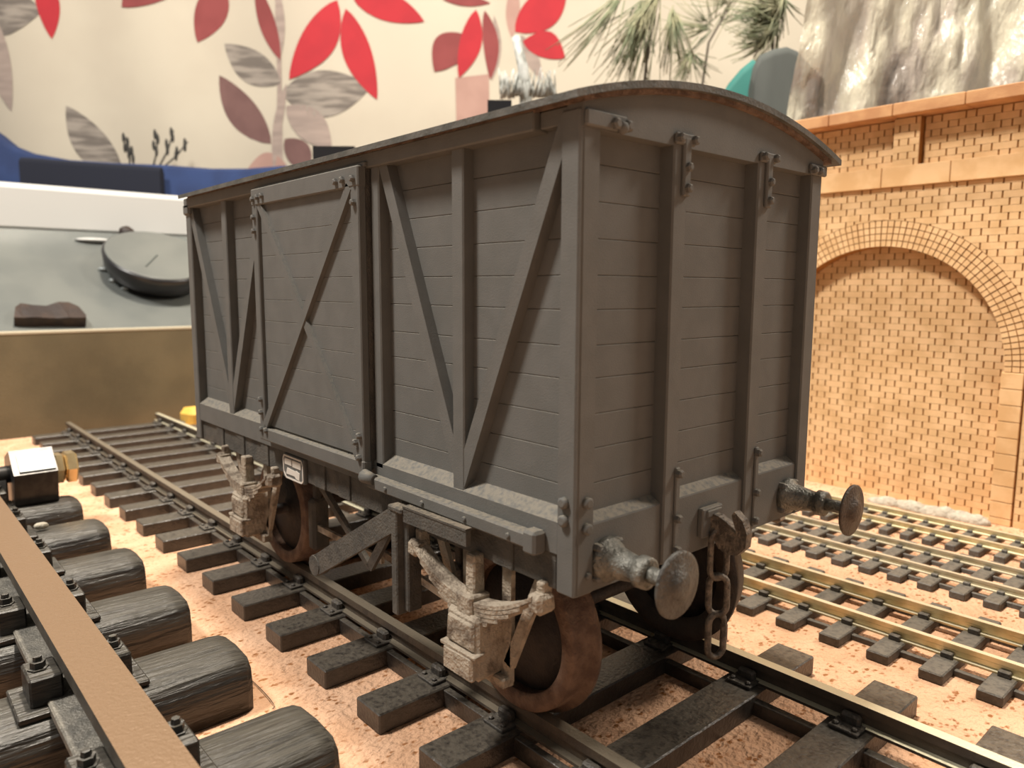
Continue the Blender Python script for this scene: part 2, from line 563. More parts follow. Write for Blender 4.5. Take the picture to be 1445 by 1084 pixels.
for fx in (0, 1):
    ys = [.3 + (W - .6) * i / 24 for i in range(25)]
    poly = [(.3, 54.7)] + [(y, arc(y, 61.4)) for y in ys] + [(W - .3, 54.7)]
    a, b = (-2.4, .12) if fx == 0 else (-L - .12, -L + 2.4)
    MB().prism(poly, 0, a, b).build('end_cornice', PAINT, van)
for yc in (19.0, 38.9):                                  # T straps at the tops of the end posts
    m = MB().box(.1, .75, yc - .75, yc + .75, 48.6, 55.9, .2).box(.1, .7, yc - 2.4, yc + 1.7, 54.9, 56.3, .2)
    for y, z in ((yc, 49.6), (yc, 52.2), (yc - 1.8, 55.6), (yc + 1.2, 55.6)):
        m.bolt((.65, y, z), (1, 0, 0), .6, .75, 6)
    m.build('post_strap', PAINT, van)
    m = MB().box(.1, .55, yc - .1, yc + .9, .9, 13.2, .15)
    for z in (1.8, 6.2, 12.4):
        m.bolt((.5, yc + .35, z), (1, 0, 0), .62, .8, 7)
    m.build('post_strap', PAINT, van)
m = MB().box(.05, .7, .3, 7.2, 54.8, 56.6, .2)
for y in (4.9, 7.0): m.bolt((.6, y, 55.5), (1, 0, 0), .7, .8, 6)
m.ball((.9, 6.0, 55.2), .75, 8, 5)
m.build('cornice_bracket', PAINT, van)
m = MB().box(.05, .7, 51, 56, 54.6, 56.2, .2)
for y in (51.6, 53.4): m.bolt((.6, y, 55.2), (1, 0, 0), .6, .8, 6)
m.build('cornice_bracket', PAINT, van)
# headstock with its sloping top, near end and far end
for fx in (0, 1):
    t = (lambda x: x) if fx == 0 else (lambda x: -L - x)
    m = MB().prism([(t(-.35), 0.0), (t(-3), 0.0), (t(-3), 9.6), (t(-2.0), 9.5), (t(-.45), 8.6), (t(-.35), 8.4)], 1, .3, W - .3)
    m.build('headstock', PAINT, van)
m = MB()
for z in (11.6, 9.4): m.bolt((-1.7, 0, z), (0, -1, 0), .75, .7, 8)
for z in (11.6, 8.4): m.bolt((0, 1.9, z), (1, 0, 0), .75, .7, 8)
m.bolt((0, 2.3, 2.4), (1, 0, 0), .5, .5, 6)
m.build('corner_bolts', PAINT, van)
m = MB()
for z in (14.5, 12.0, 9.8): m.bolt((-1.5, W, z), (0, 1, 0), .8, .9, 8)
m.build('corner_bolts', PAINT, van)
m = MB()
for z in (54.6, 52.2, 50.2): m.bolt((-L, 1.5, z), (-1, 0, 0), .6, .9, 6)
m.build('corner_bolts', PAINT, van)
MB().box(-L - .3, -L + 3.6, -.5, 2.2, 53.6, 56.2, .4).build('corner_bracket', PAINT, van)
# solebars and their brackets
for y0, y1 in ((.7, 3.2), (W - 3.2, W - .7)):
    MB().box(-L + 1, -1.2, y0, y1, 0, 5.6, .15).build('solebar', PAINT_D, van)
for x0, x1 in ((-6.2, -3.4), (-15.5, -11.5), (-30, -26), (-58, -54), (-67, -63), (-91, -87.5), (-104, -100), (-116, -112)):
    MB().box(x0, x1, .35, 1.1, .1, 5.0, .12).build('solebar_bracket', PAINT_D, van)
m = MB()                                                    # small white plate with its lettering on the solebar
plate = MB().box(-79.4, -70.4, -.1, .8, -.3, 4.5, .2).build('maker_plate', PAINT, van)
m = MB()
pts = [(-78.6, 4.2), (-71.2, 4.2), (-70.7, 3.4), (-70.7, .4), (-71.4, -.1), (-77.9, -.1), (-78.9, .9), (-79.1, 3.6)]
for i in range(len(pts)):
    a, b = pts[i], pts[(i + 1) % len(pts)]
    m.bar((a[0], -.14, a[1]), (b[0], -.14, b[1]), (0, 0, 1) if abs(a[0] - b[0]) > abs(a[1] - b[1]) else (1, 0, 0), .32, .12)
m.box(-78.4, -75.4, -.2, -.05, 2.5, 3.7).box(-75.0, -71.5, -.2, -.05, 2.4, 3.7)
m.prism([(-77.9, .6), (-74.2, .7), (-73.6, .3), (-72.2, .2), (-72.0, 1.6), (-73.5, 1.9), (-74.2, 1.75), (-77.3, 1.9)], 1, -.2, -.05)
m.build('plate_lettering', WHITE, plate)
# roof
ys = [-2.3 + 61.0 * i / 32 for i in range(33)]
poly = [(y, arc(y, 62.6)) for y in ys] + [(y, arc(y, 61.75)) for y in ys[::-1]]
MB().prism(poly, 0, -L + 2.5, 1.6).build('roof', ROOF, van)
poly = [(y, arc(y, 61.75)) for y in ys[1:-1]] + [(y, arc(y, 61.2)) for y in ys[1:-1][::-1]]
MB().prism(poly, 0, -L + 3, .9).build('roof_liner', ROOF_EDGE, van)

# buffers
for yb, hm in ((6.0, BUFHEAD), (50.0, BUFRUST)):
    b = MB().lathe((-.5, yb, 3.6), (1, 0, 0), [(0, 2.9), (1.1, 2.8), (1.5, 2.2), (4.6, 1.65), (5.6, 1.55), (5.65, 2.0), (6.9, 1.95), (7.1, 1.6)], 24).build('buffer_housing', BUFFER, van)
    m = MB()
    for dy, dz in ((-1.9, 1.9), (1.9, 1.9), (-1.9, -1.9), (1.9, -1.9)): m.bolt((-.3, yb + dy, 3.6 + dz), (1, 0, 0), .6, 1.0, 6)
    m.build('flange_bolts', PAINT, b)
    MB().cyl((6, yb, 3.6), (10.2, yb, 3.6), 1.0, 1.0, 18).build('buffer_shank', BUFFER, b)
    MB().lathe((10.0, yb, 3.55), (1, 0, 0), [(0, 1.0), (.15, 3.6), (.3, 3.95), (.6, 3.95), (.72, 3.6), (.85, 1.9), (1.3, 1.6), (1.5, .8), (1.52, 0.001)], 36).build('buffer_head', hm, b)

# coupling hook and three-link chain
hk = MB()
out = [(0, 5.4), (1.8, 5.2), (3.2, 4.6), (4.1, 3.6), (4.8, 3.3), (4.3, 4.6), (3.9, 5.8), (4.3, 6.4), (5.6, 5.4), (6.4, 3.6), (6.2, 1.6),
       (5.0, .3), (3.4, .0), (1.9, .6), (.9, 2.2), (0, 2.8)]
hk.prism([(x, z) for x, z in out], 1, 27.3, 28.7)
hook = hk.build('coupling_hook', CHAIN, van)
MB().box(-.4, .6, 25.4, 30.4, 1.9, 6.2, .2).box(.5, .9, 26.2, 29.8, 4.9, 5.9, .15).build('hook_plate', PAINT, hook)


def link(zt, zb, w, xc, yc, turn, r):
    pts = []
    hw = w / 2 - r
    for i in range(9):
        t = math.pi * i / 8
        pts.append((hw * math.cos(t), zt - w / 2 + hw * math.sin(t)))
    for i in range(9):
        t = math.pi + math.pi * i / 8
        pts.append((hw * math.cos(t), zb + w / 2 + hw * math.sin(t)))
    c, s = math.cos(turn), math.sin(turn)
    return MB().tube([(xc + a * c, yc + a * s, z) for a, z in pts], r, 8, True)


link(3.4, -4.6, 3.5, 1.7, 28.0, math.radians(62), .45).build('chain_link', CHAIN, hook)
link(-3.2, -10.0, 3.5, 1.8, 28.0, math.radians(38), .48).build('chain_link', CHAIN, hook)
link(-8.9, -16.4, 3.6, 1.8, 27.9, math.radians(68), .50).build('chain_link', CHAIN, hook)

# wheels, axles, axleboxes, springs
AX = (-18.6, -97.0)
for xa in AX:
    zc, r = -24.5 + 12.2, 12.2
    for side in (0, 1):
        def Y(v): return v if side == 0 else W - v
        dr = (0, 1, 0) if side == 0 else (0, -1, 0)
        w_ = MB().lathe((xa, Y(7.0), zc), dr, [(.4, 9.6), (0, 9.9), (0, r - .3), (.25, r), (3.2, r + .25), (3.5, r + 1.2), (4.3, r + 1.2), (4.5, r), (4.5, 9.6), (.4, 9.6)], 48, cap=False)
        wh = w_.build('wheel_tyre', RUST if side == 0 else BLACKISH, van)  # far tyres: black wheel backs, shade also put into the dark colour
        c = MB().lathe((xa, Y(7.0), zc), dr, [(1.2, .01), (1.2, 1.8), (1.6, 2.4), (2.0, 9.7), (3.0, 9.7), (3.2, 2.4), (3.2, .01)], 32)
        c.build('wheel_disc', DISC, wh)
    MB().cyl((xa, 3, zc), (xa, W - 3, zc), 1.2, 1.2, 14).build('axle', BLACKISH, van)
    for side in (0, 1):
        def B(m, x0, x1, y0, y1, z0, z1, c=.2):
            a, b = (y0, y1) if side == 0 else (W - y1, W - y0)
            return m.box(x0, x1, a, b, z0, z1, c)
        ab = B(MB(), xa - 3.6, xa + 3.4, -2.6, 3.2, -16.2, -7.2, .5)
        B(ab, xa - 3.9, xa + 3.7, -3.4, -1.2, -12.6, -12.0, .15)
        B(ab, xa - 3.3, xa + 3.1, -3.5, -2.2, -16.0, -12.4, .4)
        B(ab, xa - 3.0, xa + 2.9, -3.0, -2.2, -11.8, -8.0, .3)
        B(ab, xa - 5.2, xa + 5.0, .6, 2.6, -17.6, -16.0, .25)
        ax = ab.jitter(.22, .5).build('axlebox', GEAR, van)
        sp = MB()
        for k in range(5):
            half = 13.2 - 2.2 * k
            n = 12
            for i in range(n):
                xs = [xa - half + 2 * half * (i + q) / n for q in (0, 1)]
                zz = [-6.0 - .62 * k + 4.6 * ((x - xa) / 13.2) ** 2 for x in xs]
                y0, y1 = (-1.9, .7) if side == 0 else (W - .7, W + 1.9)
                sp.prism([(xs[0], zz[0]), (xs[1], zz[1]), (xs[1], zz[1] + .55), (xs[0], zz[0] + .55)], 1, y0 + .05 * k, y1)
        sp.build('leaf_spring', GEAR, van)
        bk = B(MB(), xa - 1.7, xa + 1.7, -2.3, 1.2, -9.2, -4.6, .3)
        B(bk, xa - 1.0, xa + 1.0, -1.2, .8, -4.8, .8, .2)
        bk.jitter(.15, .6).build('spring_buckle', GEAR, van)
        for sx in (-1, 1):
            sh = MB()
            B(sh, *sorted((xa + sx * 12.2, xa + sx * 14.6)), -1.8, 1.2, -3.2, -.6, .5)
            B(sh, *sorted((xa + sx * 12.6, xa + sx * 13.9)), -.6, 1.2, -1.2, .8, .2)
            sh.jitter(.2, .6).build('spring_shoe', GEAR, van)
        wi = MB()
        yy = 2.2 if side == 0 else W - 2.2
        for sx in (-1, 1):
            wi.bar((xa + sx * 11.5, yy, 1), (xa + sx * 4.6, yy, -14.5), (1, 0, 0), 1.7, .8)
            wi.bar((xa + sx * 4.4, yy, 1), (xa + sx * 4.2, yy, -17), (1, 0, 0), 1.8, .8)
        wi.bar((xa - 4.6, yy, -16.8), (xa + 5, yy, -16.8), (0, 0, 1), 1.4, .7)
        wi.build('axle_guard', GEAR, van)
# brake gear
MB().box(-35.8, -34.2, -2.9, -.9, -13, 3.9, .2).box(-34.4, -32.9, -1.7, .8, -12.4, 3.2, .2).box(-36.3, -32.6, -3.1, .6, 3.4, 4.3, .2).build('brake_lever_guard', PAINT_D, van)
lv = MB().bar((-35.2, -2.2, 2.2), (-61.5, -2.2, -12.8), (0, 0, 1), 3.6, .9)
lv.cyl((-62, -2.8, -13.0), (-62, -.6, -13.0), 1.9, 1.9, 10)
lv.build('brake_lever', PAINT_D, van)
MB().bar((-32.6, -2.3, 3.4), (-17.4, -2.3, 3.6), (0, 0, 1), 2.2, .8).bar((-32.6, -1.9, 4.6), (-17.4, -1.9, 4.8), (0, 1, 0), 1.8, .3).build('lever_step', PAINT_D, van)
m = MB().bar((-42, 3, 1), (-57, 6, -14), (1, 0, 0), 1.6, .9).bar((-72, 3, 1), (-57, 6, -14), (1, 0, 0), 1.6, .9)
m.build('brake_hanger', PAINT_D, van)
MB().bar((-56, 8, -11.5), (-33, 8, -14), (0, 0, 1), 1.3, .7).bar((-56, 8, -13), (-83, 8, -13), (0, 0, 1), 1.3, .7).build('brake_rod', GEAR, van)
for xb in (-33.2, -82.4):
    MB().box(xb - 1.4, xb + 1.4, 6.8, 10.6, -18, -7, .6).box(xb - .7, xb + .7, 7.8, 9.2, -9, 4, .2).build('brake_block', PAINT_D, van)

# ---------------------------------------------------------------- tracks
def rail_profile(y, zt, zb, hw, web, foot, hh, fh):
    return [(y - hw, zt), (y + hw, zt), (y + hw, zt - hh), (y + web, zt - hh * 1.25), (y + web, zb + fh * 1.3), (y + foot, zb + fh), (y + foot, zb),
            (y - foot, zb), (y - foot, zb + fh), (y - web, zb + fh * 1.3), (y - web, zt - hh * 1.25), (y - hw, zt - hh)]


def track(label, rails, zt, zs, zb, prof, ends, sw, pitch, x_first, x_lo, x_hi, rail_lo, rail_hi, smat, rmat, cmat, chair_fn, strips=None, sl_fn=None):
    ymid = (ends[0] + ends[1]) / 2
    tr = thing('track_panel', label, 'track', ((rail_lo + rail_hi) / 2, ymid, zb), 'model tracks on the cork board')
    for y, rm in zip(rails, rmat if isinstance(rmat, tuple) else (rmat, rmat)):
        MB().prism(rail_profile(y, zt, zs, *prof), 0, rail_lo, rail_hi).build('rail', rm, tr)
    if sl_fn:
        smesh = sl_fn().mesh('sleeper')
    else:
        smesh = MB().box(-sw / 2, sw / 2, ends[0] - ymid, ends[1] - ymid, 0, zs - zb, .22).mesh('sleeper')
    smesh.materials.append(smat)
    cms = []
    for k, y in enumerate(rails):
        cm = chair_fn(1 if k == 0 else -1).mesh('rail_chair')
        cm.materials.append(cmat)
        cms.append(cm)
    x = x_first
    while x > x_lo: x -= pitch
    while x < x_hi:
        if x > x_lo:
            s = place('sleeper', smesh, tr, (x, ymid, zb))
            for y, cm in zip(rails, cms):
                place('rail_chair', cm, s, (x, y, zs))
        x += pitch
    for y0, y1, z0, z1 in (strips or ()):
        MB().box(rail_lo + 3, rail_hi - 3, y0, y1, z0, z1, .1).build('sleeper_web', smat, tr)
    return tr


def chair_main(s):
    """s = +1: outside is -y"""
    m = MB()
    for d in (-1, 1):
        q = d * s
        a, b = sorted((q * .9, q * 4.2))
        m.box(-2.2, 2.2, a, b, 0, .55, .12)
        a, b = sorted((q * .7, q * 2.1))
        m.box(-1.5, 1.5, a, b, .3, 2.0, .35)
        for xx in (-1.4, 1.4): m.bolt((xx, q * 3.3, .5), (0, 0, 1), .45, .5, 6)
    return m


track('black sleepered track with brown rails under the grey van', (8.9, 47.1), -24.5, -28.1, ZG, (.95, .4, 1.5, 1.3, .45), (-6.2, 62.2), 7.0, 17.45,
      -55.6, -330, 95, -326, 120, SLEEPER, (RAIL, RAIL_GLINT), CHAIR, chair_main, strips=((6.0, 7.3, ZG, -28.5), (42.2, 43.8, ZG, -29.2)))

# heavy track in the left foreground
def big_sleeper():
    m = MB()
    prof = [(-7.4, 0), (7.4, 0), (7.5, 4.5), (7.0, 7.3), (5.4, 8.7), (0, 9.1), (-5.4, 8.7), (-7.0, 7.3), (-7.5, 4.5)]
    n = len(prof)
    st = [(-51.4, .88, .93), (-50.4, .965, .985), (-48.6, 1, 1), (48.6, 1, 1), (50.4, .965, .985), (51.4, .88, .93)]
    vs, fs = [], []
    for y, kx, kz in st:
        for x, z in prof: vs.append((x * kx, y, z * kz if z else 0))
    for k in range(len(st) - 1):
        for i in range(n): fs.append([k * n + i, k * n + (i + 1) % n, (k + 1) * n + (i + 1) % n, (k + 1) * n + i])
    m.add(vs, fs, True)
    m.add(vs[:n], [list(range(n))]); m.add(vs[-n:], [list(range(n))])
    return m


def chair_big(s):
    m = MB()
    for q in (-1, 1):
        a, b = sorted((q * 2.2, q * 8.4))
        m.box(-5.2, 5.2, a, b, 0, 1.0, .2)
        a, b = sorted((q * 2.4, q * 6.6))
        m.box(-3.3, 3.3, a, b, .8, 5.2, .3)
        m.lathe((0, q * 4.9, 5.1), (0, 0, 1), [(0, 1.35), (.35, 1.35), (.36, 1.0), (1.3, 1.0), (1.31, .62), (2.0, .55)], 6, False)
    return m


BZ = -22.6
track('heavy black grained track with a broad brown rail in the left foreground', (-41.0, -97.0), -13.8, BZ, ZG, (3.0, 1.0, 4.3, 2.2, 1.1), (-120.4, -17.6),
      15, 29.0, -61.5, -200, 40, -192, 60, BIGSL, BIGRAIL, BIGSL, chair_big, sl_fn=big_sleeper)


for y in (-41.0, -97.0):
    bigt = [o for o in COL.objects if o.name.startswith('track_panel')][-1]
    MB().box(-191, 59, y - 4.6, y + 4.6, BZ + .1, BZ + 1.6, .25).build('rail_foot', FOOT, bigt)


def chair_small(w, h):
    def fn(s):
        m = MB()
        for q in (-1, 1):
            a, b = sorted((q * .5, q * (.5 + w)))
            m.box(-w * .8, w * .8, a, b, 0, h, .1)
        return m
    return fn


track('small track with tall bright brassy rails nearest to the grey van', (84.0, 98.4), -27.0, -29.6, ZG, (.62, .3, 1.05, .9, .35), (75.0, 107.4), 4.0, 9.15,
      -14.4 + 2, -190, 70, -185, 80, SL2, BRASSRAIL, SL2, chair_small(1.2, 1.0), strips=((80.5, 81.6, ZG, -30.4), (100.5, 101.6, ZG, -30.4)))
track('small track with dull thin rails between the brassy track and the track at the wall', (124.6, 138.8), -28.0, -29.8, ZG, (.5, .28, .9, .6, .3), (117.4, 146.0), 3.3, 6.75,
      -1.2, -190, 60, -185, 70, SL2, GREYRAIL, SL2, chair_small(.9, .7), strips=((121.5, 122.3, ZG, -30.4), (136, 136.8, ZG, -30.4)))
track('narrowest track with pale shiny rails along the foot of the brick wall', (155.5, 166.6), -28.0, -29.8, ZG, (.5, .28, .95, .6, .35), (150.6, 171.6), 2.6, 5.7,
      -1.2, -190, 60, -185, 70, SL2, BRASSRAIL, SL2, chair_small(.8, .7))

# ---------------------------------------------------------------- brick arch wall
WY, WR = 186.0, 191.6                       # face of the wall, face of the infill inside the arch
AXC, AZC, AR, ART = -44.6, 13.4, 37.0, 8.2    # arch centre, inner radius, ring depth
X0, X1 = -132.0, 62.0
wall = thing('brick_arch_wall', 'tan laser cut brick wall with an arch behind the tracks', 'model wall', (-35, 195, ZG))
# backing plate with the arch cut out
pts = [(AXC + AR * math.cos(math.pi * i / 40), AZC + AR * math.sin(math.pi * i / 40)) for i in range(41)]
m = MB()
m.box(AXC + AR, X1, WY + .45, WY + 6, ZG, AZC)
m.box(X0, AXC - AR, WY + .45, WY + 6, ZG, AZC)
for (xa, za), (xb, zb) in zip(pts, pts[1:]):
    m.prism([(xa, za), (xb, zb), (xb, 68.6), (xa, 68.6)], 1, WY + .45, WY + 6)
m.box(AXC + AR, X1, WY + .45, WY + 6, AZC, 68.6)
m.box(X0, AXC - AR, WY + .45, WY + 6, AZC, 68.6)
m.build('wall_panel', BURNT, wall)
MB().box(X0, X1, WR + .4, WR + 4, ZG, 68.4).build('infill_panel', BURNT, wall)
MB().box(X0, X1, WY + 3.4, WY + 8, 68.6, 90).build('parapet_panel', BURNT, wall)
# bricks, Flemish bond
CH, ST, HD = 2.05, 6.5, 2.75
CUTS = []
bricks = []                                   # (x0, x1, z0, z1, face y)


def courses(xa, xb, za, zb, y, cut):
    k = 0
    z = za
    while z + .5 < zb:
        z1 = min(z + CH, zb)
        x = xa - (k % 2) * (ST + HD) / 2
        j = 0
        while x < xb:
            w = ST if j % 2 == 0 else HD
            a, b = max(x, xa), min(x + w, xb)
            for p, q in cut(a, b, z, z1):
                if q - p > .9:
                    bricks.append((p + .24, q - .24, z + .045, z1 - .045, y))
            x += w
            j += 1
        z = z1
        k += 1


def cut_out(a, b, z0, z1):                    # outside ring and piers
    zz = max(z0, min(z1, AZC)) if z0 < AZC else z0
    if z1 <= AZC + .3:
        h = AR + 5.4
    elif z0 - AZC < AR + ART:
        rr = AR + ART - .1
        inside = [math.hypot(x - AXC, z - AZC) < rr for x in (a, b) for z in (max(z0, AZC), z1)]
        if a < AXC < b and z0 < AZC + rr: inside.append(True)
        if not any(inside):
            return [(a, b)]
        if all(inside[:4]):
            return []
        n = 10
        lo = []
        for i in range(n + 1):
            x = a + .24 + (b - a - .48) * i / n
            d = rr * rr - (x - AXC) ** 2
            lo.append((x, max(z0, AZC + math.sqrt(d) if d > 0 else z0)))
        lo = [q for q in lo if q[1] < z1 - .1]
        if len(lo) > 1:
            CUTS.append([(x, z + .045) for x, z in lo] + [(lo[-1][0], z1 - .045), (lo[0][0], z1 - .045)])
        return []
    else:
        return [(a, b)]
    l, r = AXC - h, AXC + h
    out = []
    if a < l: out.append((a, min(b, l)))
    if b > r: out.append((max(a, r), b))
    return out


def cut_in(a, b, z0, z1):
    h = AR + 1.5
    return [(max(a, AXC - h), min(b, AXC + h))] if b > AXC - h and a < AXC + h and z0 < AZC + AR + 1 else []


def cut_par(a, b, z0, z1):
    out = [(a, b)]
    for p in PIL:
        nxt = []
        for q, r in out:
            if q < p[0]: nxt.append((q, min(r, p[0])))
            if r > p[1]: nxt.append((max(q, p[1]), r))
        out = [t for t in nxt if t[1] > t[0]]
    return out


PIL = [(-43.0 + 59.5 * k, -35.0 + 59.5 * k) for k in (-1, 0, 1)]
courses(X0, X1, ZG, 68.4, WY, cut_out)
courses(X0, X1, ZG, 68.0, WR, cut_in)
courses(X0, X1, 74.8, 89.4, WY + 3, cut_par)
for p in PIL:
    MB().box(p[0] + .2, p[1] - .2, WY + .6, WY + 6, 74.6, 89.4).build('pilaster', BURNT, wall)
    courses(p[0], p[1], 74.8, 89.4, WY + .2, lambda a, b, c, d: [(a, b)])


def in_view(br):
    d = Vector(((br[0] + br[1]) / 2, br[4], (br[2] + br[3]) / 2)) - CAM_C
    u = F_PX * d.dot(rx) / d.dot(fw) + 722
    return u < 1440 and u > 1165


bricks.sort(key=lambda b: (not in_view(b), -b[0]))
cache = {}
rest = MB()
for i, (p, q, z0, z1, y) in enumerate(bricks):
    if i < 300:
        key = (round(q - p, 2), round(z1 - z0, 2))
        if key not in cache:
            me = MB().box(0, key[0], 0, .8, 0, key[1]).mesh('brick')
            me.materials.append(BRICK)
            cache[key] = me
        place('brick', cache[key], wall, (p, y, z0))
    else:
        rest.box(p, q, y, y + .8, z0, z1)
for cp in CUTS: rest.prism(cp, 1, WY, WY + .8)
rest.build('more_bricks', BRICK, wall, kind='stuff')
# ring of header bricks round the arch
m = MB()
for k in range(4):
    r0, r1 = AR + .05 + k * ART / 4, AR + (k + 1) * ART / 4 - .22
    n = 72
    for i in range(n):
        t0, t1 = math.pi * (i + .09) / n, math.pi * (i + .91) / n
        cs = [(AXC + r * math.cos(t), AZC + r * math.sin(t)) for r, t in ((r0, t0), (r1, t0), (r1, t1), (r0, t1))]
        m.prism(cs, 1, WY - .1 + .1 * (i % 2), WY + (5.6 if k == 0 else .8))
m.build('arch_ring', BRICK, wall, kind='stuff')
for sx in (-1, 1):
    z = AZC
    while z > ZG + .3:
        z0 = max(ZG, z - 4.75)
        a, b = sorted((AXC + sx * (AR - .6), AXC + sx * (AR + 5.2)))
        MB().box(a + .1, b - .1, WY - .5, WY + 5.8, z0 + .1, z - .1, .1).build('pier_stone', STONE, wall)
        z = z0
x = -45.2 - 5 * 19.8
while x < X1:
    MB().box(max(X0, x) + .1, min(X1, x + 19.8) - .1, WY - 1.3, WY + 6, 68.5, 74.7, .15).build('string_stone', STONE, wall)
    x += 19.8
x = -41.8 - 5 * 20
while x < X1:
    MB().box(max(X0, x) + .08, min(X1, x + 20) - .08, WY - 4.4, WY + 9, 89.4, 93.0, .2).build('coping_stone', COPING, wall)
    x += 20
m = MB()
for k in range(16):
    m.ball((-37 + 1.7 * k + random.uniform(-.8, .8), 182.6 + random.uniform(-.8, .8), ZG + .2), (4.0 + random.random(), 2.0, 1.6 + random.random() * 1.5), 12, 8)
m.jitter(.5, .6).build('plaster_lump', PLASTER, label='pale grey lump of plaster at the foot of the brick wall', cat='plaster')

# ---------------------------------------------------------------- left background
MB().box(-345, -338.2, -200, 150, ZT, 15.2).build('back_board', BOARD, label='plain olive brown board standing across the far end of the tracks', cat='board', base=(-341, -25, ZT))
bb = [o for o in COL.objects if o.name == 'back_board'][0]
MB().box(-345.2, -338.0, -200, 150, 15.2, 16.4, .2).build('board_edge', BOARDTOP, bb)

unit = thing('appliance', 'grey appliance with a sloping panel and white back behind the board', 'appliance', (-400, 0, ZT))
MB().prism([(-347, ZT), (-347, 12), (-345.8, 15), (-430, 67.5), (-446, 67.5), (-446, ZT)], 1, -130, 140).build('sloping_panel', GREYPANEL, unit)
MB().box(-446, -431, -130, 140, 66, 92.5, 3).build('back_panel', WHITEPANEL, unit)
sl_d = Vector((-430 + 345.8, 0, 67.5 - 15)).normalized()
sl_n = Vector((-sl_d.z, 0, sl_d.x)) * -1.0
if sl_n.z < 0: sl_n = -sl_n
P0 = Vector((-345.8, 0, 15))


def on_slope(u, v, lift=0.0):
    d = ray(u, v)
    t = (P0 + sl_n * lift - CAM_C).dot(sl_n) / d.dot(sl_n)
    return CAM_C + d * t


c = on_slope(222, 360, 14)
kb = MB().lathe(c - sl_n * 14.5, sl_n, [(0, 22), (6, 25.5), (13.4, 27), (14.4, 26.2)], 40).build('dial_body', BLACKRIM, unit)
MB().lathe(c - sl_n * .3, sl_n, [(0, 25.8), (.5, 25.8), (.7, 25.2)], 40).build('dial_face', GREYPANEL, kb)
m = MB()
a = on_slope(206, 376, 14.5); b = on_slope(222, 360, 14.5)
m.bar(a, b, sl_d.cross(sl_n), .6, .6)
m.build('dial_pointer', GREYCLOTH, kb)
c2 = on_slope(178, 334, 1)
MB().lathe(c2, sl_n, [(0, 4.2), (4, 4.2), (6, 2.0)], 14).jitter(.4, .3).build('small_knob', DKBROWN, unit)
for u_, v_, wd in ((133, 339, 10), (228, 343, 11), (148, 380, 3.5), (180, 407, 3.5), (160, 396, 2.4)):
    c2 = on_slope(u_, v_, .6)
    MB().ball(c2, (wd * .35 + 1.0, wd, 1.3), 12, 6).build('bright_clip', WHITEPANEL if wd > 5 else CHROME, unit)
strap = [(20, 447), (30, 440), (46, 442), (64, 443), (82, 439), (98, 438), (110, 444), (121, 457), (121, 461), (108, 461), (96, 461), (80, 461), (62, 461), (46, 461), (32, 461), (20, 460)]
m = MB()
for k in range(len(strap) // 2 - 1):
    q = [strap[k], strap[k + 1], strap[-2 - k], strap[-1 - k]]
    lo = [on_slope(*t, .1) for t in q]
    m.add(lo + [t + sl_n * 5 for t in lo], [(0, 1, 2, 3), (4, 5, 6, 7), (0, 1, 5, 4), (1, 2, 6, 5), (2, 3, 7, 6), (3, 0, 4, 7)])
m.jitter(.6, .2)
m.build('dark_strap', DKBROWN, label='dark brown leather strap lying at the lower edge of the grey panel', cat='strap')

# blue cloth on the appliance
def drape(name, uvs, D, thick, zbot, material, label, cat, kind_mat=None):
    tops = [deep(u, v, D) for u, v in uvs]
    m = MB()
    vs, fs = [], []
    prof = [(-thick, None), (-thick * .9, -4), (-thick * .5, -1), (0, 0), (thick * .5, -1), (thick * .9, -4), (thick, None)]
    for t in tops:
        for dd, dz in prof:
            p = t + FH * dd
            p.z = zbot if dz is None else t.z + dz
            vs.append(p)
    n = len(prof)
    for i in range(len(tops) - 1):
        for k in range(n - 1): fs.append([i * n + k, i * n + k + 1, (i + 1) * n + k + 1, (i + 1) * n + k])
    m.add(vs, fs, True)
    m.add(vs[:n], [list(range(n))]); m.add(vs[-n:], [list(range(n))])
    return m.build(name, material, label=label, cat=cat)


drape('blue_cushion', [(-260, 120), (-120, 150), (-30, 168), (0, 188), (22, 206), (50, 217), (100, 226), (160, 230), (235, 233), (300, 238), (350, 238), (400, 234), (470, 238)], 590, 12, ZT, BLUE,
      'blue cloth cushion edge between the white panel and the curtain', 'cushion')
drape('navy_cloth', [(30, 222), (60, 224), (110, 228), (170, 232), (228, 236)], 570, 4, ZT, NAVY, 'dark navy cloth folded over the blue cushion', 'cloth')
# dry sprigs in front of the curtain
for lab, stems in (('short dark dry sprig with two stems above the blue cushion', (((183, 240), (176, 192)), ((188, 240), (182, 207)))),
                   ('taller dark dry sprig with three stems above the blue cushion', (((215, 240), (221, 187)), ((222, 240), (245, 184)), ((226, 240), (265, 200))))):
    base = deep(*stems[0][0], 616); base.z = ZT
    sp = thing('dry_sprig', lab, 'sprig', base, 'dry sprigs above the blue cushion')
    for a, b in stems:
        pa, pb = deep(*a, 616), deep(*b, 616)
        mid = (pa + pb) / 2 + RH * 2
        st = MB().tube([Vector((pa.x, pa.y, ZT)), pa, mid, pb], 1.0, 6, taper=.5).build('stem', DKTWIG, sp)
        lf = MB()
        for t in (.5, .66, .82, .95):
            q = pa.lerp(pb, t)
            lf.ball(q + RH * (1.6 if t in (.5, .82) else -1.2), (1.3, 1.3, 4.2), 6, 5)
        lf.build('bud', DKTWIG, st)

# ---------------------------------------------------------------- curtain
CD = 640.0


def cur(u, v, lift=0.0):
    p = deep(u, v, CD)
    return cur_p(p, lift)


def cur_p(p, lift=0.0):
    s = (p - CAM_C).dot(RH)
    z = p.z
    w = 5.0 * math.sin(s * .021 + .6) + 2.5 * math.sin(s * .053 + z * .006)
    q = CAM_C + RH * s + FH * (CD + w - lift)
    q.z = z
    return q


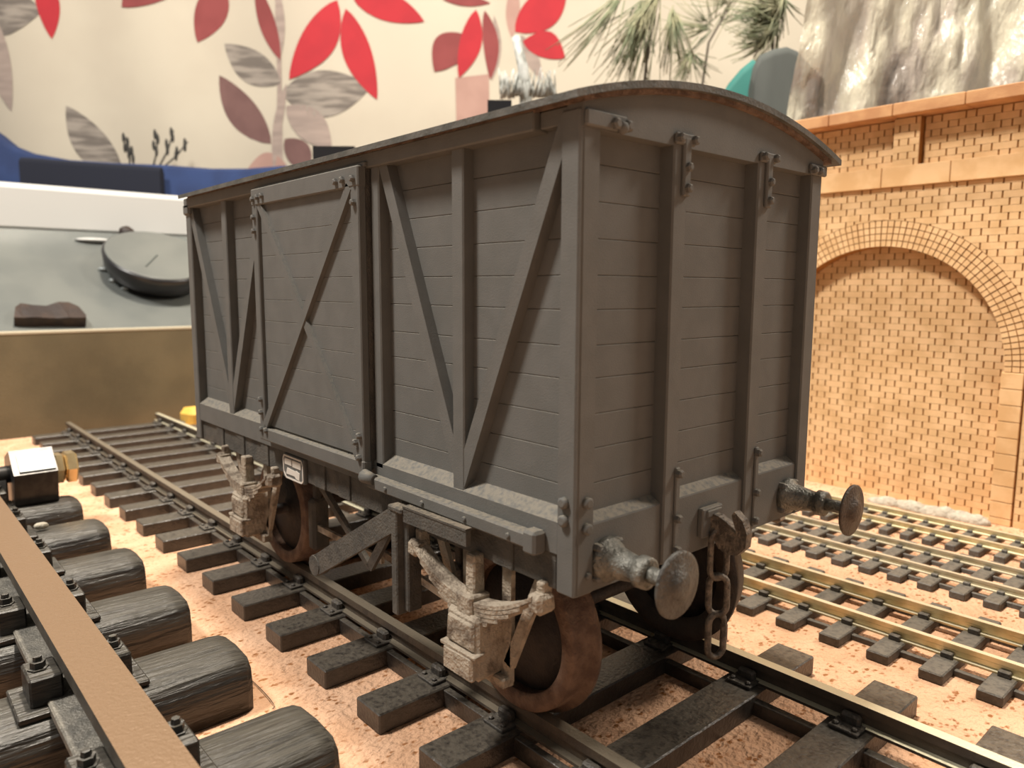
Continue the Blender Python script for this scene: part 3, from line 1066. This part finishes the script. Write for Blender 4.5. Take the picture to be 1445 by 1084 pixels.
ct = CAM_C + FH * CD
curtain = thing('curtain', 'cream curtain printed with red and grey leaves behind everything', 'curtain', (ct.x, ct.y, ZT))
m = MB()
nu, nv = 150, 8
vs, fs = [], []
for i in range(nu + 1):
    for j in range(nv + 1):
        s = -780 + 1500 * i / nu
        q = CAM_C + RH * s
        q.z = ZT + (560 - ZT) * j / nv
        vs.append(cur_p(q))
for i in range(nu):
    for j in range(nv): fs.append([i * (nv + 1) + j, i * (nv + 1) + j + 1, (i + 1) * (nv + 1) + j + 1, (i + 1) * (nv + 1) + j])
m.add(vs, fs, True).build('curtain_cloth', CURTAIN, curtain)


def leaf(base, tip, width, material, bend=0.0, full=.85, n=14, lift=.5):
    """flat printed leaf between two image points, lying on the curtain"""
    bx, by = base
    dx, dy = tip[0] - bx, tip[1] - by
    ln = math.hypot(dx, dy)
    nx, ny = -dy / ln, dx / ln
    vs, fs = [], []
    for i in range(n + 1):
        t = i / n
        w = width / 2 * math.sin(math.pi * t ** .92) ** full
        b = bend * math.sin(math.pi * t)
        for k in range(5):
            a = -w + 2 * w * k / 4 + b
            vs.append(cur(bx + dx * t + nx * a, by + dy * t + ny * a, lift))
    for i in range(n):
        for k in range(4): fs.append([i * 5 + k, i * 5 + k + 1, i * 5 + 6 + k, i * 5 + 5 + k])
    MB().add(vs, fs, True).build('printed_leaf', material, curtain)


LEAVES = [
    ((58, -40), (77, 57), 30, RED, -4), ((-45, 10), (64, 18), 72, GREYP, 6), ((-4, 20), (25, 160), 34, GREYL, 4), ((-25, 90), (4, 156), 22, DKRED, 0),
    ((262, -38), (172, 10), 62, DKRED, 14), ((306, -36), (275, 57), 46, DKRED, -4), ((396, 118), (312, 58), 46, GREYP, -4), ((381, 202), (305, 103), 44, MAUVE, -6),
    ((396, 85), (358, -30), 24, DKRED, -2), ((393, 90), (392, -20), 15, GREYL, 3),
    ((477, 2), (409, 113), 50, RED, -8), ((398, 132), (524, 124), 66, GREYP, 6), ((404, 150), (470, 212), 44, GREYL, -4), ((402, 196), (438, 244), 36, MAUVE, -4),
    ((404, 232), (345, 238), 26, PINK, 8), ((172, 250), (96, 150), 46, GREYP, -6),
    ((500, 1), (600, 34), 38, RED, -4), ((489, 14), (533, 142), 40, RED, 5), ((664, 52), (614, 104), 46, DKRED, 8), ((672, 14), (648, 112), 30, RED, -4),
    ((684, 14), (692, 112), 22, DKRED, -5), ((697, 20), (694, 114), 12, GREYL, -6), ((727, 42), (800, -30), 52, RED, 6), ((738, 55), (798, 80), 38, RED, -8), ((625, 2), (692, 3), 16, DKRED, 0),
    ((722, 50), (726, -30), 20, PINK, 0), ((735, 46), (765, 110), 20, GREYL, 0), ((405, 118), (385, 240), 14, GREYL, 4), ((640, 88), (648, 60), 14, DKRED, 0),
    ((-160, 30), (-100, 150), 60, RED, 0), ((1300, 60), (1240, 160), 60, GREYP, 0),
]
for b, t, w, mt, bd in LEAVES:
    leaf(b, t, w, mt, bd, lift=.35 + .05 * random.random() + {'red_print': .2, 'dull_red_print': .12}.get(mt.name, 0))
vs = [cur(u, v, .3) for u, v in ((643, 112), (690, 104), (691, 190), (645, 190))]
MB().add(vs, [(0, 1, 2, 3)]).build('printed_stem', PINK, curtain)
vs = [cur(u, v, .3) for u, v in ((388, -20), (396, -20), (398, 120), (399, 250), (388, 250), (391, 120))]
MB().add(vs, [(0, 1, 2, 3, 4, 5)]).build('printed_stem', GREYL, curtain)

# ---------------------------------------------------------------- things behind the van
for (uu, vv, uu2) in ((441, 206, 500), (688, 141, 722)):
    pa, pb = deep(uu, vv, 330), deep(uu2, vv, 330)
    mb = MB()
    poly = [pa, pb, pb + FH * 20, pa + FH * 20]
    vs = [Vector((t.x, t.y, ZT)) for t in poly] + [Vector((t.x, t.y, pa.z)) for t in poly]
    mb.add(vs, [(0, 1, 2, 3), (4, 5, 6, 7), (0, 1, 5, 4), (1, 2, 6, 5), (2, 3, 7, 6), (3, 0, 4, 7)])
    lowr = uu < 600
    o = mb.build('black_box', BLACKRIM, label='low black box just showing over the van roof left of centre' if lowr else 'taller dark box showing over the van roof below the frosted twig', cat='box')
# frosted twig
base = deep(740, 130, 420); base = Vector((base.x, base.y, ZT))
tw = thing('frosted_twig', 'pale frosted twig with a bristly tuft above the van roof', 'twig', base)
top = deep(728, 52, 420)
MB().tube([base, deep(742, 140, 420), deep(738, 95, 420), top], 4.0, 8, taper=.6).build('stem', FROST, tw)
m = MB()
for k in range(70):
    a = deep(706 + 80 * random.random(), 140 - random.random() * 8, 415 + 14 * random.random())
    b = a + Vector((random.uniform(-3, 3), random.uniform(-3, 3), random.uniform(7, 15)))
    m.tube([a, b], .8, 4, taper=.3)
m.build('tuft', FROST, tw, kind='stuff')


# pine sprigs
def pine(label, stem_uv, D, bunches):
    root = deep(*stem_uv[0], D)
    t = thing('pine_sprig', label, 'plant', (root.x, root.y, ZT), 'pine sprigs behind the van')
    pts = [Vector((root.x, root.y, ZT))] + [deep(u, v, D) for u, v in stem_uv]
    MB().tube(pts, 1.1, 7, taper=.5).build('stem', TWIG, t)
    for (u, v), n, ang, spread, lng in bunches:
        o = deep(u, v, D)
        m = MB()
        for k in range(n):
            a = math.radians(ang + random.gauss(0, spread))
            l = lng * random.uniform(.55, 1.1) * D / F_PX
            d = RH * math.cos(a) + Vector((0, 0, 1)) * math.sin(a) + FH * random.gauss(0, .3)
            st = o + d * l * random.uniform(0, .35) + Vector((random.gauss(0, 1), random.gauss(0, 1), random.gauss(0, 1)))
            e = st + d * l
            mid = (st + e) / 2 + Vector((0, 0, -.04 * l))
            m.tube([st, mid, e], .42, 3, taper=.4)
        m.build('needle_bunch', NEEDLE, t, kind='stuff')


pine('drooping pine sprig with long needles left of centre above the van roof', ((905, 160), (915, 60), (935, -30)), 400,
     (((930, -12), 70, -118, 13, 110), ((905, 5), 40, -100, 12, 90), ((950, 10), 36, -85, 14, 70), ((880, -10), 24, -130, 10, 100)))
pine('sparse pine sprig with crossing twigs above the middle of the van roof', ((985, 160), (1000, 60), (1046, -20)), 470,
     (((1000, 40), 40, 170, 35, 50), ((975, 75), 46, -100, 40, 40), ((1030, 5), 22, 150, 50, 60), ((1012, 30), 16, 60, 30, 60)))
pine('dense dark green pine sprig beside the plastic sheet', ((1085, 150), (1092, 40), (1098, -30)), 395,
     (((1100, 10), 110, 190, 30, 55), ((1098, 35), 90, 200, 35, 45), ((1105, -5), 70, 240, 40, 40), ((1085, 55), 40, 190, 25, 50)))
# teal and grey cloths
drape('teal_cloth', [(1015, 140), (1028, 118), (1045, 98), (1062, 84), (1075, 92)], 352, 4, ZT, TEAL, 'teal cloth peeping over the curved van roof', 'cloth')
drape('grey_cloth', [(1060, 112), (1064, 92), (1072, 78), (1090, 70), (1110, 66), (1124, 72), (1140, 90), (1160, 110)], 343, 4, ZT, GREYCLOTH, 'dark grey folded cloth between the teal cloth and the plastic sheet', 'cloth')

# clear plastic sheet standing behind the wall
m = MB()
vs, fs = [], []
na, nb = 90, 70
for i in range(na + 1):
    for j in range(nb + 1):
        a, b = i / na, j / nb
        zz = ZT + (250 - ZT) * b
        l0 = deep(1112, 165, 322); l1 = deep(1135, 0, 322)
        k = (zz - l0.z) / (l1.z - l0.z)
        le = l0 + (l1 - l0) * k
        le.z = zz
        p = le + RH * (a * 190) - FH * (a * 25)
        q = Vector((a * 14, b * 5, 3.1))
        p += FH * (7 * noise.noise(q) + 4 * noise.noise(q * 2.7) + 2.2 * noise.noise(q * 6.1))
        vs.append(p)
for i in range(na):
    for j in range(nb): fs.append([i * (nb + 1) + j, i * (nb + 1) + j + 1, (i + 1) * (nb + 1) + j + 1, (i + 1) * (nb + 1) + j])
m.add(vs, fs, True).build('plastic_sheet', PLASTIC, label='crinkled clear plastic sheet standing behind the brick wall', cat='plastic sheet')

# ---------------------------------------------------------------- small things on the board
c = Vector((-183, -26, -16.5))
bt = thing('hex_bolt', 'large dark hexagon bolt with a painted facet glint and brass nut beyond the heavy track', 'bolt', (c.x, c.y, ZG))
hexa = [(8.8 * math.cos(math.radians(20 + 60 * i)), 8.8 * math.sin(math.radians(20 + 60 * i))) for i in range(6)]
MB().prism([(c.x + a, c.z + b) for a, b in hexa], 1, c.y - 6.5, c.y + 3.8).build('bolt_head', DARKSTEEL, bt)
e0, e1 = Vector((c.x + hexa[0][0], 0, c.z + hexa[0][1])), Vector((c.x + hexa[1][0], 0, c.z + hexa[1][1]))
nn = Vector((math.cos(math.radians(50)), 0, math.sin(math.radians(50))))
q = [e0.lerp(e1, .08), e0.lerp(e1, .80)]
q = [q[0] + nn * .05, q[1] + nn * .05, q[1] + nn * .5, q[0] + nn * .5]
MB().prism([(t.x, t.z) for t in q], 1, c.y - 5.0, c.y + 3.4).build('facet_glint', CHROME, bt)  # pale plate stands for the reflection on the upper facet
MB().cyl(c + Vector((0, -34, 2)), c + Vector((0, 10, 2)), 2.4, 2.4, 18).build('bolt_shank', DARKSTEEL, bt)
MB().lathe(c + Vector((0, 4.0, 2)), (0, 1, 0), [(0, 3.8), (.4, 4.6), (2.0, 4.6), (2.4, 4.0)], 6, False).build('brass_nut', BRASS, bt)
MB().lathe(c + Vector((0, 6.6, 2)), (0, 1, 0), [(0, 4.0), (.5, 4.8), (2.6, 4.8), (3.1, 4.2)], 6, False).build('brass_nut', BRASS, bt)
MB().lathe(c + Vector((0, -12, 1)), (0, 0, -1), [(0, 5), (c.z + 1 - ZG, 5)], 12).build('bolt_foot', DARKSTEEL, bt)
m = MB().box(-322, -308, 56, 84, ZG, -22, 2.5)
m.jitter(1.0, .15).build('yellow_block', YELLOW, label='small yellow plastic block at the far end of the van track', cat='block')
MB().ball(on(58, 742, 2, -21.2), (1.1, 1.6, .9), 10, 6).jitter(.2, .5).build('white_chip', PLASTER, label='small white chip lying on a sleeper of the heavy track', cat='chip')
for lab, pa, pb in (('fine dark hair curling on the cork beside the nearest heavy sleeper', (355, 960), (384, 1000)), ('fine pale fibre standing by the right rail in front of the van', (1090, 1000), (1096, 1025))):
    a, b = on(*pa, 2, ZG + .25), on(*pb, 2, ZG + .25)
    mid = (a + b) / 2 + Vector((1.5, 1.0, .3))
    MB().tube([a + (mid - a) * (2 * t * (1 - t)) * 2 * .5 + (b - a) * t for t in [i / 10 for i in range(11)]], .07, 4).build('fibre', HAIR, label=lab, cat='fibre')
